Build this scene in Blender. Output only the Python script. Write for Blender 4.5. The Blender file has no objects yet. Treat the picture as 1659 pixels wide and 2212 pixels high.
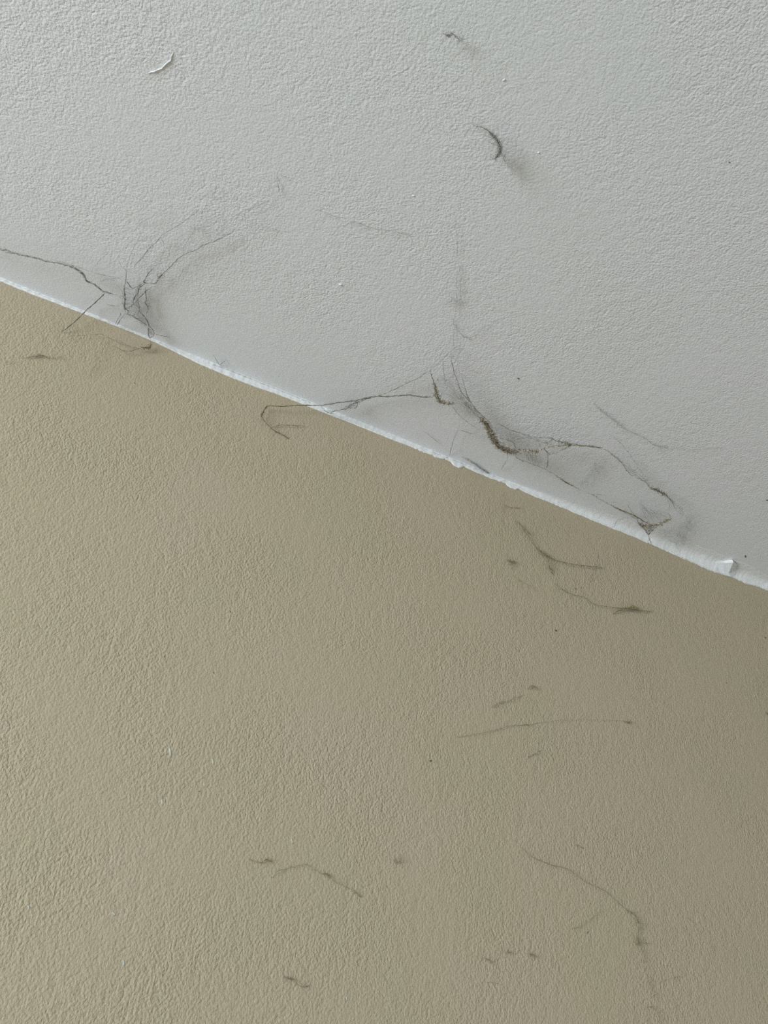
import bpy, math, random
from mathutils import Vector, Matrix, noise

random.seed(11)
scene = bpy.context.scene
COL = scene.collection

# ------------------------------------------------------------------ camera
W, H = 1659.0, 2212.0
FPX = 1800.0                     # focal length in pixels of the 1659 x 2212 frame
CEIL = 2.40                      # ceiling height; the wall in view is the plane y = 0
A, B = 0.62, 0.58                # camera to wall, camera to ceiling
X0 = 0.22                        # seam point in the middle of the view, sideways of the camera
CAM = Vector((0.0, -A, CEIL - B))


def cam_ray(px, py):
    return Vector(((px - W / 2) / FPX, -(py - H / 2) / FPX, -1.0))


_l, _r = (0.0, 601.0), (W, 1265.0)          # the corner line between wall and ceiling
_m = ((_l[0] + _r[0]) / 2, (_l[1] + _r[1]) / 2)
_nc = cam_ray(*_l).cross(cam_ray(*_r)).normalized()
_dm = cam_ray(*_m).normalized()
_w = Vector((X0, A, B)).normalized()
_n = Vector((0, A, B)).cross(Vector((1, 0, 0))).normalized()
_C = Matrix((_dm, _nc, _dm.cross(_nc))).transposed()
_Wm = Matrix((_w, _n, _w.cross(_n))).transposed()
ROT = _Wm @ _C.transposed()

cd = bpy.data.cameras.new('camera')
cam = bpy.data.objects.new('camera', cd)
COL.objects.link(cam)
cam.matrix_world = Matrix.Translation(CAM) @ ROT.to_4x4()
cd.sensor_fit = 'VERTICAL'
cd.sensor_height = 36.0
cd.lens = 36.0 * FPX / H
cd.clip_start = 0.01
scene.camera = cam

# ------------------------------------------------------------------ light
world = bpy.data.worlds.new('world')
scene.world = world
world.use_nodes = True
world.node_tree.nodes['Background'].inputs[0].default_value = (0.75, 0.85, 1.0, 1)
world.node_tree.nodes['Background'].inputs[1].default_value = 1.0

RX0, RX1, RY0 = -2.4, 1.6, -3.4              # the room: x from RX0 to RX1, y from RY0 to 0
WIN = (-2.0, -0.5, 1.1, 2.2)               # window opening in wall_left: y0, y1, z0, z1
ld = bpy.data.lights.new('window_daylight', 'AREA')
ld.shape = 'RECTANGLE'
ld.size = WIN[3] - WIN[2]
ld.size_y = WIN[1] - WIN[0]
ld.energy = 103.0
ld.color = (0.86, 0.95, 1.0)
lo = bpy.data.objects.new('window_daylight', ld)
COL.objects.link(lo)
lo.location = (RX0 - 0.06, (WIN[0] + WIN[1]) / 2, (WIN[2] + WIN[3]) / 2)
lo.rotation_euler = (0, math.radians(-90), 0)

scene.cycles.use_denoising = False
scene.cycles.sample_clamp_indirect = 1.5
scene.cycles.max_bounces = 4
scene.cycles.diffuse_bounces = 3
scene.cycles.glossy_bounces = 2
vs = scene.view_settings
vs.view_transform = 'Standard'
vs.look = 'None'
vs.exposure = 0.0
vs.gamma = 1.0
vs.use_curve_mapping = False


# ------------------------------------------------------------------ helpers
def new_mat(name):
    m = bpy.data.materials.new(name)
    m.use_nodes = True
    nt = m.node_tree
    return m, nt, nt.nodes['Principled BSDF']


def N(nt, t, **kw):
    n = nt.nodes.new(t)
    for k, v in kw.items():
        setattr(n, k, v)
    return n


def mesh_obj(name, verts, faces, mat, parent=None, smooth=True):
    me = bpy.data.meshes.new(name)
    me.from_pydata([tuple(v) for v in verts], [], faces)
    me.materials.append(mat)
    if smooth:
        me.polygons.foreach_set('use_smooth', [True] * len(me.polygons))
    me.update()
    o = bpy.data.objects.new(name, me)
    COL.objects.link(o)
    if parent is not None:
        o.parent = parent
    return o


def box(name, lo_, hi_, mat):
    (a, b, c), (d, e, f) = lo_, hi_
    v = [(a, b, c), (d, b, c), (d, e, c), (a, e, c), (a, b, f), (d, b, f), (d, e, f), (a, e, f)]
    q = [(0, 3, 2, 1), (4, 5, 6, 7), (0, 1, 5, 4), (1, 2, 6, 5), (2, 3, 7, 6), (3, 0, 4, 7)]
    return mesh_obj(name, v, q, mat, smooth=False)


def structure(o):
    o['kind'] = 'structure'
    return o


def ray_world(px, py):
    return ROT @ cam_ray(px, py)


def P(px, py, off=0.004):
    """point seen at a pixel, standing `off` metres clear of whichever surface (wall or ceiling) is behind it"""
    d = ray_world(px, py)
    ts = []
    if d.z > 1e-6:
        ts.append((CEIL - off - CAM.z) / d.z)
    if d.y > 1e-6:
        ts.append((-off - CAM.y) / d.y)
    return CAM + d * min(ts)


def pxsize(p):
    return (ROT.transposed() @ (p - CAM)).z / -FPX


def on_ceiling(px, py):
    d = ray_world(px, py)
    return (CEIL - CAM.z) / d.z < -CAM.y / d.y if d.z > 1e-6 and d.y > 1e-6 else d.z > 0


# ------------------------------------------------------------------ materials
def paint_material(name, base, tint_a, tint_b, rough, bump_h, band, band_axis, aniso, pebble):
    """rolled emulsion: pebbled orange-peel relief, calmer in the brushed cut-in band along the corner"""
    m, nt, bs = new_mat(name)
    L = nt.links.new
    tc = N(nt, 'ShaderNodeTexCoord')
    mp = N(nt, 'ShaderNodeMapping')
    mp.inputs['Scale'].default_value = aniso
    L(tc.outputs['Object'], mp.inputs[0])
    # colour: faint cloudy tint
    n0 = N(nt, 'ShaderNodeTexNoise')
    n0.inputs['Scale'].default_value = 9.0
    n0.inputs['Detail'].default_value = 1.0
    L(tc.outputs['Object'], n0.inputs[0])
    cr = N(nt, 'ShaderNodeValToRGB')
    cr.color_ramp.elements[0].position = 0.35
    cr.color_ramp.elements[1].position = 0.65
    cr.color_ramp.elements[0].color = (*tint_a, 1)
    cr.color_ramp.elements[1].color = (*tint_b, 1)
    L(n0.outputs[0], cr.inputs[0])
    mul = N(nt, 'ShaderNodeMixRGB', blend_type='MULTIPLY')
    mul.inputs[0].default_value = 1.0
    mul.inputs[1].default_value = (*base, 1)
    L(cr.outputs[0], mul.inputs[2])
    L(mul.outputs[0], bs.inputs['Base Color'])
    bs.inputs['Roughness'].default_value = rough
    bs.inputs['Specular IOR Level'].default_value = 0.25
    # relief: rounded stipple pebbles broken up by finer grain (2D, in the plane of the surface)
    pl = N(nt, 'ShaderNodeSeparateXYZ')
    L(mp.outputs[0], pl.inputs[0])
    cb = N(nt, 'ShaderNodeCombineXYZ')
    L(pl.outputs[0], cb.inputs[0])
    L(pl.outputs[1 if band_axis == 1 else 2], cb.inputs[1])
    wn = N(nt, 'ShaderNodeTexNoise', noise_dimensions='2D')      # warp, so that the pebbles are uneven
    wn.inputs['Scale'].default_value = 120.0
    wn.inputs['Detail'].default_value = 0.0
    L(cb.outputs[0], wn.inputs[0])
    wv = N(nt, 'ShaderNodeVectorMath', operation='MULTIPLY_ADD')
    L(wn.outputs['Color'], wv.inputs[0])
    wv.inputs[1].default_value = (0.007, 0.007, 0.0)
    L(cb.outputs[0], wv.inputs[2])
    vo = N(nt, 'ShaderNodeTexVoronoi', feature='F1', voronoi_dimensions='2D')
    vo.inputs['Scale'].default_value = pebble
    L(wv.outputs[0], vo.inputs[0])
    na = N(nt, 'ShaderNodeTexNoise', noise_dimensions='2D')
    na.inputs['Scale'].default_value = pebble * 1.9
    na.inputs['Detail'].default_value = 1.0
    L(cb.outputs[0], na.inputs[0])
    nb = N(nt, 'ShaderNodeTexNoise', noise_dimensions='2D')
    nb.inputs['Scale'].default_value = pebble * 0.4
    nb.inputs['Detail'].default_value = 1.0
    L(cb.outputs[0], nb.inputs[0])
    s1 = N(nt, 'ShaderNodeMath', operation='MULTIPLY_ADD')
    sq = N(nt, 'ShaderNodeMath', operation='MULTIPLY')
    L(vo.outputs['Distance'], sq.inputs[0])
    L(vo.outputs['Distance'], sq.inputs[1])
    L(sq.outputs[0], s1.inputs[0])
    s1.inputs[1].default_value = -0.5
    L(na.outputs[0], s1.inputs[2])
    s2 = N(nt, 'ShaderNodeMath', operation='MULTIPLY_ADD')
    L(nb.outputs[0], s2.inputs[0])
    s2.inputs[1].default_value = 0.8
    L(s1.outputs[0], s2.inputs[2])
    # cut-in band: relief weaker within `band` of the corner
    sp = N(nt, 'ShaderNodeSeparateXYZ')
    L(tc.outputs['Object'], sp.inputs[0])
    mr = N(nt, 'ShaderNodeMapRange', interpolation_type='SMOOTHSTEP')
    L(sp.outputs[band_axis], mr.inputs[0])
    if band_axis == 1:
        mr.inputs[1].default_value, mr.inputs[2].default_value = -band[0], -band[1]
    else:
        mr.inputs[1].default_value, mr.inputs[2].default_value = CEIL - band[0], CEIL - band[1]
    mr.inputs[3].default_value = band[2]
    mr.inputs[4].default_value = 1.0
    # patches where the roller left more or less stipple
    nc_ = N(nt, 'ShaderNodeTexNoise')
    nc_.inputs['Scale'].default_value = 14.0
    nc_.inputs['Detail'].default_value = 0.0
    L(tc.outputs['Object'], nc_.inputs[0])
    m2 = N(nt, 'ShaderNodeMapRange')
    L(nc_.outputs[0], m2.inputs[0])
    m2.inputs[1].default_value, m2.inputs[2].default_value = 0.3, 0.7
    m2.inputs[3].default_value, m2.inputs[4].default_value = 0.7, 1.25
    mm = N(nt, 'ShaderNodeMath', operation='MULTIPLY')
    L(mr.outputs[0], mm.inputs[0])
    L(m2.outputs[0], mm.inputs[1])
    bu = N(nt, 'ShaderNodeBump')
    bu.inputs['Distance'].default_value = bump_h
    L(s2.outputs[0], bu.inputs['Height'])
    L(mm.outputs[0], bu.inputs['Strength'])
    L(bu.outputs[0], bs.inputs['Normal'])
    return m


M_WALL = paint_material('beige_wall_paint', (0.475, 0.405, 0.285), (0.985, 0.995, 0.975), (1.015, 1.005, 1.025), 0.6, 0.00057,
                        (0.004, 0.05, 0.45), 2, (1.0, 1.0, 0.85), 300.0)
M_CEIL = paint_material('white_ceiling_paint', (0.805, 0.81, 0.83), (0.985, 0.995, 0.985), (1.01, 1.0, 1.01), 0.6, 0.00035,
                        (0.015, 0.10, 0.22), 1, (0.8, 1.0, 1.0), 330.0)


def plain(name, col, rough=0.6, var=0.0, scale=400.0):
    m, nt, bs = new_mat(name)
    bs.inputs['Roughness'].default_value = rough
    bs.inputs['Specular IOR Level'].default_value = 0.2
    tc = N(nt, 'ShaderNodeTexCoord')
    no = N(nt, 'ShaderNodeTexNoise')
    no.inputs['Scale'].default_value = scale
    no.inputs['Detail'].default_value = 2.0
    nt.links.new(tc.outputs['Object'], no.inputs[0])
    cr = N(nt, 'ShaderNodeValToRGB')
    cr.color_ramp.elements[0].position, cr.color_ramp.elements[1].position = 0.35, 0.65
    cr.color_ramp.elements[0].color = (*[c * (1 - var) for c in col], 1)
    cr.color_ramp.elements[1].color = (*[min(1, c * (1 + var)) for c in col], 1)
    nt.links.new(no.outputs[0], cr.inputs[0])
    nt.links.new(cr.outputs[0], bs.inputs['Base Color'])
    return m


def bead_material():
    m, nt, bs = new_mat('white_caulk')
    bs.inputs['Base Color'].default_value = (0.83, 0.83, 0.83, 1)
    bs.inputs['Roughness'].default_value = 0.6
    bs.inputs['Specular IOR Level'].default_value = 0.25
    tc = N(nt, 'ShaderNodeTexCoord')
    no = N(nt, 'ShaderNodeTexNoise')
    no.inputs['Scale'].default_value = 220.0
    no.inputs['Detail'].default_value = 3.0
    nt.links.new(tc.outputs['Object'], no.inputs[0])
    bu = N(nt, 'ShaderNodeBump')
    bu.inputs['Distance'].default_value = 0.0012
    bu.inputs['Strength'].default_value = 0.5
    nt.links.new(no.outputs[0], bu.inputs['Height'])
    nt.links.new(bu.outputs[0], bs.inputs['Normal'])
    return m


M_BEAD = bead_material()
M_SILK = plain('grey_dusty_silk', (0.35, 0.34, 0.31), 0.9, 0.3)
M_PALE = plain('pale_dusty_silk', (0.42, 0.41, 0.38), 0.9, 0.25)
M_BROWN = plain('brown_matted_dust', (0.42, 0.36, 0.275), 0.9, 0.55, 500.0)
M_OLIVE = plain('olive_dust', (0.23, 0.20, 0.12), 0.9, 0.35, 500.0)
M_DARK = plain('dark_grey_silk', (0.20, 0.19, 0.165), 0.9, 0.3)
M_WDUST = plain('warm_wall_dust', (0.30, 0.255, 0.17), 0.9, 0.25)
M_DIRT = plain('dark_dirt', (0.17, 0.155, 0.125), 0.8, 0.3)
M_FLECK = plain('pale_paint_fleck', (0.54, 0.54, 0.46), 0.5, 0.05)
M_ROOM = plain('off_white_room_paint', (0.62, 0.60, 0.56), 0.7, 0.03, 5.0)
M_FLOOR = plain('brown_floor', (0.36, 0.33, 0.29), 0.6, 0.15, 8.0)

# ------------------------------------------------------------------ room shell
T = 0.12
structure(box('wall_back', (RX0 - T, 0.0, 0.0), (RX1 + T, T, CEIL), M_WALL))
structure(box('ceiling', (RX0 - T, RY0 - T, CEIL), (RX1 + T, T, CEIL + T), M_CEIL))
structure(box('floor', (RX0 - T, RY0 - T, -T), (RX1 + T, T, 0.0), M_FLOOR))
structure(box('wall_right', (RX1, RY0, 0.0), (RX1 + T, 0.0, CEIL), M_ROOM))
structure(box('wall_front', (RX0 - T, RY0 - T, 0.0), (RX1 + T, RY0, CEIL), M_ROOM))


def wall_with_opening():
    y0, y1, z0, z1 = WIN
    vs_, fs = [], []
    for a, b, c, d in ((RY0, y0, 0, CEIL), (y1, 0.0, 0, CEIL), (y0, y1, 0, z0), (y0, y1, z1, CEIL)):
        k = len(vs_)
        for x in (RX0 - T, RX0):
            vs_ += [(x, a, c), (x, b, c), (x, b, d), (x, a, d)]
        fs += [tuple(k + i for i in q) for q in ((0, 3, 2, 1), (4, 5, 6, 7), (0, 1, 5, 4), (1, 2, 6, 5), (2, 3, 7, 6), (3, 0, 4, 7))]
    return structure(mesh_obj('wall_left', vs_, fs, M_ROOM, smooth=False))


wall_left = wall_with_opening()


# window frame in the opening (out of view, lets the daylight in)
def window():
    y0, y1, z0, z1 = WIN
    vs_, fs = [], []
    w, x0, x1 = 0.05, RX0 - 0.05, RX0 - 0.005

    def bx(a, b, c, d):
        k = len(vs_)
        for x in (x0, x1):
            vs_.extend([(x, a, c), (x, b, c), (x, b, d), (x, a, d)])
        fs.extend([tuple(k + i for i in q) for q in ((0, 3, 2, 1), (4, 5, 6, 7), (0, 1, 5, 4), (1, 2, 6, 5), (2, 3, 7, 6), (3, 0, 4, 7))])
    bx(y0, y0 + w, z0, z1)
    bx(y1 - w, y1, z0, z1)
    bx(y0 + w, y1 - w, z0, z0 + w)
    bx(y0 + w, y1 - w, z1 - w, z1)
    structure(mesh_obj('window_1', vs_, fs, M_FLECK, smooth=False))


window()

# ------------------------------------------------------------------ white caulk and paint lap along the corner
LAP = [(-260, 507), (-160, 546), (-60, 584), (0, 608), (7, 610), (41, 624), (75, 638), (116, 653), (150, 666), (179, 677), (235, 698),
       (280, 716), (325, 734.6), (380, 761), (430, 786), (470, 803), (500, 815.8), (553, 836), (600, 852), (636, 866), (670, 879.5),
       (715, 897.5), (760, 914.5), (803, 932), (853, 952), (880, 962), (916, 977.4), (935, 983), (938, 987), (950, 990), (957, 992),
       (960, 991), (974, 998), (979, 1005), (990, 1010.5), (995, 1011), (998, 1009), (1003, 1008), (1017, 1015), (1040, 1025),
       (1060, 1033), (1082, 1041), (1092, 1044), (1095, 1049), (1104, 1054), (1114, 1057), (1119, 1056), (1140, 1066), (1160, 1074.6),
       (1180, 1082), (1230, 1103), (1280, 1124), (1324, 1142), (1370, 1160), (1425, 1183.8), (1470, 1204), (1500, 1217), (1530, 1231),
       (1560, 1241), (1590, 1250), (1610, 1260), (1616, 1262), (1624, 1264), (1640, 1268), (1659, 1276), (1700, 1291), (1800, 1333), (1900, 1373)]


# how far (pixels) the grey ceiling paint laps over the corner before the white shows
UPPER = [(-300, 1), (180, 1.5), (300, 0.5), (380, 3), (405, 4.5), (450, 3), (480, 0.5), (640, 0.5), (720, 2.5), (800, 4.5), (840, 5), (916, 2.5), (980, 1), (1100, 0.5), (2000, 0.5)]


def lerp_table(tab, x):
    for (x0, y0), (x1, y1) in zip(tab, tab[1:]):
        if x <= x1:
            t = (x - x0) / (x1 - x0)
            return y0 + (y1 - y0) * t
    return tab[-1][1]


def corner_y(x):
    return 601.0 + (x / W) * 664.0


def build_bead():
    verts, faces = [], []
    px = -250.0
    rows = []
    while px < 1890.0:
        yb = lerp_table(LAP, px)
        amp = 0.6 if px < 880 else 1.2
        yb += amp * noise.noise(Vector((px * 0.21, 3.1, 0))) + 0.8 * amp * noise.noise(Vector((px * 0.06, 8.1, 0)))
        d = ray_world(px, yb)
        p = CAM + d * (-CAM.y / d.y)                     # lower paint edge on the wall plane
        lap = CEIL - p.z
        # fillet radius grows towards the far end of the corner
        t = max(0.0, min(1.0, (px - 1050.0) / 450.0))
        rc = 0.0003 + 0.0180 * t * t * (3 - 2 * t)
        rc *= 1.0 + 0.25 * noise.noise(Vector((px * 0.02, 1.7, 0)))
        th = 0.0007 + 0.0004 * noise.noise(Vector((px * 0.08, 5.0, 0)))
        reach = rc + 0.0002 + 0.0006 * noise.noise(Vector((px * 0.13, 9.0, 0)))
        yc = reach                                       # how far the fill runs out on the ceiling
        frac = max(0.02, min(0.7, (lerp_table(UPPER, px) + 1.2 * noise.noise(Vector((px * 0.11, 6.0, 0)))) / max(3.0, yb - corner_y(px))))
        zc = lap * (frac * (1 - t) + 0.97 * t)           # how far down the wall it starts to bend
        row = [(0.0, -lap - 0.0002), (-th * 0.7, -lap), (-th, -lap + min(0.0006, lap * 0.1)), (-th, -(lap + zc) / 2), (-th, -zc)]
        for k in range(1, 9):
            q = k / 8
            row.append((-th - yc * q, -zc * (1 - q) ** (1.4 + 4.6 * t) - 0.0003 * (1 - q)))
        row.append((-th - yc - 0.0006, 0.0003))
        rows.append((p.x, row))
        px += 2.0
    n = len(rows[0][1])
    for x, row in rows:
        for y, z in row:
            verts.append((x, y, CEIL + z))
    for i in range(len(rows) - 1):
        for j in range(n - 1):
            a = i * n + j
            faces.append((a, a + n, a + n + 1, a + 1))
    o = structure(mesh_obj('trim_1', verts, faces, M_BEAD))
    return o


bead = build_bead()


def lump(name, pts, r_px, off, mat, parent, flat=0.45, seed=0, seg=10):
    """small irregular pebble-like piece at pixel pts[0], stretched along the pixel direction to pts[1]"""
    a, b = P(*pts[0], off), P(*pts[1], off)
    c = (a + b) / 2
    s = pxsize(c)
    up = Vector((0, 0, -1)) if on_ceiling(*pts[0]) else Vector((0, -1, 0))
    e1 = (b - a)
    ln = e1.length / 2 + r_px * s
    e1 = (e1 - up * e1.dot(up))
    e1 = e1.normalized() if e1.length > 1e-9 else Vector((1, 0, 0))
    e2 = up.cross(e1)
    vs_, fs = [], []
    rings = 5
    for i in range(rings + 1):
        th = math.pi * i / rings
        for j in range(seg):
            ph = 2 * math.pi * j / seg
            v = Vector((math.sin(th) * math.cos(ph), math.sin(th) * math.sin(ph), math.cos(th)))
            k = 1 + 0.35 * noise.noise(v * 1.7 + Vector((seed * 3.7, 0, 0)))
            v = v * k
            vs_.append(c + e1 * v.x * ln + e2 * v.y * r_px * s + up * v.z * r_px * s * flat)
    for i in range(rings):
        for j in range(seg):
            fs.append((i * seg + j, i * seg + (j + 1) % seg, (i + 1) * seg + (j + 1) % seg, (i + 1) * seg + j))
    return mesh_obj(name, vs_, fs, mat, parent)


# curled-up paint flake on the corner caulk
def paint_flake():
    tip = P(1584, 1215, 0.0055)
    ridge_ = [P(1528, 1212, 0.0012), P(1548, 1214, 0.002), P(1566, 1216, 0.0035), tip]
    low = [P(1534, 1222, 0.0012), P(1549, 1228, 0.0018), P(1562, 1233, 0.0026), P(1574, 1238, 0.0036)]
    foot = [P(1540, 1230, 0.001), P(1554, 1236, 0.001), P(1566, 1242, 0.001), P(1578, 1246, 0.001)]
    back = [p + Vector((0.0005, 0.0012, 0.002 + 0.001 * i)) for i, p in enumerate(ridge_)]
    vs_ = back + ridge_ + low + foot + [P(1592, 1220, 0.002), P(1590, 1232, 0.002), P(1586, 1246, 0.001)]
    fs = []
    for i in range(3):
        for j in range(3):
            a_ = i * 4 + j
            fs.append((a_, a_ + 1, a_ + 5, a_ + 4))
    fs += [(7, 16, 17, 11), (11, 17, 18, 15), (3, 16, 7)]
    o = mesh_obj('paint_flake', vs_, fs, M_CEIL, bead, smooth=False)
    o['label'] = 'curled white paint flake standing up from the corner bead'


paint_flake()


# ------------------------------------------------------------------ cobweb builder
class Tubes:
    def __init__(self):
        self.v, self.f = [], []

    def tube(self, pts, rad, sides=5):
        n = len(pts)
        if n < 2:
            return
        k0 = len(self.v)
        u = None
        for i in range(n):
            t = (pts[min(i + 1, n - 1)] - pts[max(i - 1, 0)])
            if t.length < 1e-9:
                t = Vector((1, 0, 0))
            t.normalize()
            if u is None:
                u = t.orthogonal().normalized()
            else:
                u = u - t * u.dot(t)
                u = u.normalized() if u.length > 1e-6 else t.orthogonal().normalized()
            w = t.cross(u)
            for s in range(sides):
                a = 2 * math.pi * s / sides
                self.v.append(pts[i] + (u * math.cos(a) + w * math.sin(a)) * rad[i])
        for i in range(n - 1):
            for s in range(sides):
                a, b = k0 + i * sides + s, k0 + i * sides + (s + 1) % sides
                self.f.append((a, b, b + sides, a + sides))

    def build(self, name, mat, parent):
        return mesh_obj(name, self.v, self.f, mat, parent)


def catmull(pts, step):
    out = []
    q = [pts[0] * 2 - pts[1]] + pts + [pts[-1] * 2 - pts[-2]]
    for i in range(1, len(q) - 2):
        p0, p1, p2, p3 = q[i - 1], q[i], q[i + 1], q[i + 2]
        n = max(2, int((p2 - p1).length / step))
        for k in range(n):
            t = k / n
            out.append(0.5 * ((2 * p1) + (p2 - p0) * t + (2 * p0 - 5 * p1 + 4 * p2 - p3) * t * t + (3 * p1 - p0 - 3 * p2 + p3) * t ** 3))
    out.append(pts[-1].copy())
    return out


def rvec():
    while True:
        v = Vector((random.uniform(-1, 1), random.uniform(-1, 1), random.uniform(-1, 1)))
        if 0.05 < v.length < 1:
            return v.normalized()


def clamp_room(p, m=0.0004):
    p.y = min(p.y, -m)
    p.z = min(p.z, CEIL - m)
    return p


def fibre(tb, start, length, r, bend=0.7, segs=5, direction=None, flat=None):
    d = direction or rvec()
    pts = [start.copy()]
    for k in range(segs):
        d = (d + rvec() * bend).normalized()
        pts.append(clamp_room(pts[-1] + d * (length / segs)))
    tb.tube(pts, [r * (0.4 + 0.6 * math.sin(math.pi * (i + 0.6) / (segs + 1.2))) for i in range(segs + 1)], 3)


class Web:
    def __init__(self, label, category, at, off=0.006, group=None, name='cobweb'):
        self.off = off
        e = bpy.data.objects.new(name, None)
        COL.objects.link(e)
        self.base = P(at[0], at[1], 0.0)
        e.location = self.base
        e.empty_display_size = 0.01
        e['label'] = label
        e['category'] = category
        if group:
            e['group'] = group
        self.e = e

    def pts3(self, pts, off=None, attach=''):
        o = self.off if off is None else off
        out = []
        for i, p in enumerate(pts):
            oo = p[2] if len(p) > 2 else o
            if (i == 0 and 's' in attach) or (i == len(pts) - 1 and 'e' in attach):
                oo = 0.0005
            out.append(P(p[0], p[1], oo))
        return out

    def _finish(self, tb, name, mat, label=None):
        o = mesh_obj(name, [v - self.base for v in tb.v], tb.f, mat, self.e)
        if label:
            o['label'] = label
        return o

    def strand(self, pts, r=0.8, off=None, jit=1.0, fuzz=0.0, flen=7.0, attach='', mat=None, name='strand', beads=0.15, label=None, taper=True, straight=False):
        """thread through pixel points; r, jit, flen in pixels; fuzz in fibres per pixel of length"""
        p3 = self.pts3(pts, off, attach)
        s = sum(pxsize(p) for p in p3) / len(p3)
        ln = catmull(p3, 2.5 * s)
        if straight:
            jit *= 0.25
        sd = random.random() * 100
        path, rad = [], []
        n = len(ln)
        for i, p in enumerate(ln):
            q = p + (noise.noise_vector(Vector((i * 0.37, sd, 0))) * jit * 1.3 + noise.noise_vector(Vector((i * 0.06, sd, 7))) * jit * 1.2) * s
            if i in (0, n - 1):
                q = p
            k = 1 + 0.55 * noise.noise(Vector((i * 0.35, sd, 3)))
            b = noise.noise(Vector((i * 0.16, sd, 11)))
            if b > 0.3:
                k += beads * 8 * (b - 0.3)
            e = min(1.0, 0.35 + min(i, n - 1 - i) * 0.12) if taper else 1.0
            path.append(clamp_room(q))
            rad.append(max(0.12, r * 1.15 * k * e) * s)
        tb = Tubes()
        tb.tube(path, rad)
        nf = int(fuzz * n * 2.5)
        for _ in range(nf):
            i = random.randrange(n)
            t = ln[min(i + 1, n - 1)] - ln[max(i - 1, 0)]
            t = t.normalized() if t.length > 1e-9 else rvec()
            st = clamp_room(path[i] + rvec() * r * s * random.uniform(0, 1.6))
            fibre(tb, st, flen * s * random.uniform(0.4, 1.1), random.uniform(0.14, 0.3) * s, 0.6,
                  direction=(rvec() + t * random.choice((-2.4, 2.4))).normalized())
        return self._finish(tb, name, mat or M_SILK, label)

    def clump(self, pts, r=3.0, off=None, n=160, flen=10.0, mat=None, fr=(0.25, 0.55), core=0.45, name='dust_or_shade_clump', label=None):
        """matted wad of fibres around a path; r may be a list, one per point"""
        p3 = self.pts3(pts, off)
        s = sum(pxsize(p) for p in p3) / len(p3)
        rr = r if isinstance(r, (list, tuple)) else [r] * len(p3)
        ln = catmull(p3, 1.5 * s)
        m = len(ln)
        tb = Tubes()
        rads = []
        for i in range(m):
            t = i / max(1, m - 1) * (len(rr) - 1)
            k = min(int(t), len(rr) - 2)
            rads.append(rr[k] + (rr[k + 1] - rr[k]) * (t - k))
        sd = random.random() * 50
        if core > 0:
            tb.tube([clamp_room(p + noise.noise_vector(Vector((i * 0.3, sd, 0))) * s * 1.2) for i, p in enumerate(ln)],
                    [max(0.15, rads[i] * core * (1 + 0.8 * noise.noise(Vector((i * 0.4, sd, 4))))) * s for i in range(m)], 6)
        for _ in range(n):
            i = random.randrange(m)
            t = ln[min(i + 1, m - 1)] - ln[max(i - 1, 0)]
            t = t.normalized() if t.length > 1e-9 else rvec()
            st = clamp_room(ln[i] + rvec() * rads[i] * s * (random.random() ** 0.6))
            fibre(tb, st, flen * s * random.uniform(0.4, 1.3), random.uniform(*fr) * s, 0.8,
                  direction=(rvec() + t * random.choice((-1.5, 1.5))).normalized())
        return self._finish(tb, name, mat or M_BROWN, label)

    def veil(self, edge_a, edge_b, n=60, r=0.18, off=None, mat=None, sag=3.0, name='veil', label=None, cross=0.35):
        """gauzy sheet: hair-fine threads strung between two pixel polylines"""
        pa, pb = self.pts3(edge_a, off), self.pts3(edge_b, off)
        s = sum(pxsize(p) for p in pa + pb) / len(pa + pb)
        ca, cb = catmull(pa, 2 * s), catmull(pb, 2 * s)
        tb = Tubes()
        for k in range(n):
            u = random.random()
            if random.random() < cross:
                u0, v0 = random.random(), random.random()
                w0, w1 = random.random(), random.random()
                a = ca[int(u0 * (len(ca) - 1))].lerp(cb[int(u0 * (len(cb) - 1))], w0)
                b = ca[int(v0 * (len(ca) - 1))].lerp(cb[int(v0 * (len(cb) - 1))], w1)
            else:
                v = min(1, max(0, u + random.gauss(0, 0.12)))
                a, b = ca[int(u * (len(ca) - 1))], cb[int(v * (len(cb) - 1))]
                a, b = a.lerp(b, random.uniform(-0.08, 0.3)), b.lerp(a, random.uniform(-0.08, 0.3))
            m = max(4, int((b - a).length / (6 * s)))
            m = min(m, 16)
            sd = random.random() * 99
            pts = []
            for i in range(m + 1):
                t = i / m
                p = a.lerp(b, t) + noise.noise_vector(Vector((t * 3, sd, 0))) * sag * s * math.sin(math.pi * t)
                pts.append(clamp_room(p))
            tb.tube(pts, [r * random.uniform(0.6, 1.4) * s] * (m + 1), 3)
        return self._finish(tb, name, mat or M_PALE, label)


# ================================================================== ceiling cobwebs
# --- dusty thread entering from the frame's edge
w = Web('long sagging fuzzy grey dust thread hanging along the ceiling just above the seam', 'cobweb', (120, 600), 0.012)
w.strand([(-70, 524, 0.004), (0, 537.6), (20, 542), (44, 550), (67, 555.6), (89, 562), (113, 567), (133, 570.5), (157, 578), (174, 588), (183, 597),
          (190, 610), (202, 614), (215, 624), (227, 630), (240, 634), (251, 636)], r=1.25, jit=1.6, fuzz=1.1, flen=8, beads=0.25)
w.strand([(150, 574), (166, 580), (178, 588), (183, 601), (188, 607)], r=0.7, jit=1.5, fuzz=0.9, flen=6)
w.strand([(112, 561), (135, 566), (158, 573), (176, 580), (196, 586)], r=0.3, jit=1.5, fuzz=0.4, flen=8, mat=M_PALE)
w.strand([(10, 546), (32, 548), (60, 553)], r=0.4, jit=1.5, fuzz=0.5, flen=6)

w = Web('single straight taut grey thread crossing the seam from ceiling down to beige wall', 'cobweb', (185, 672), 0.006)
w.strand([(227, 633, 0.012), (206, 653), (186, 671), (157, 699), (132, 718, 0.0006)], r=0.95, jit=0.6, fuzz=0.12, flen=4, beads=0.1, mat=M_DARK)

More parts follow.
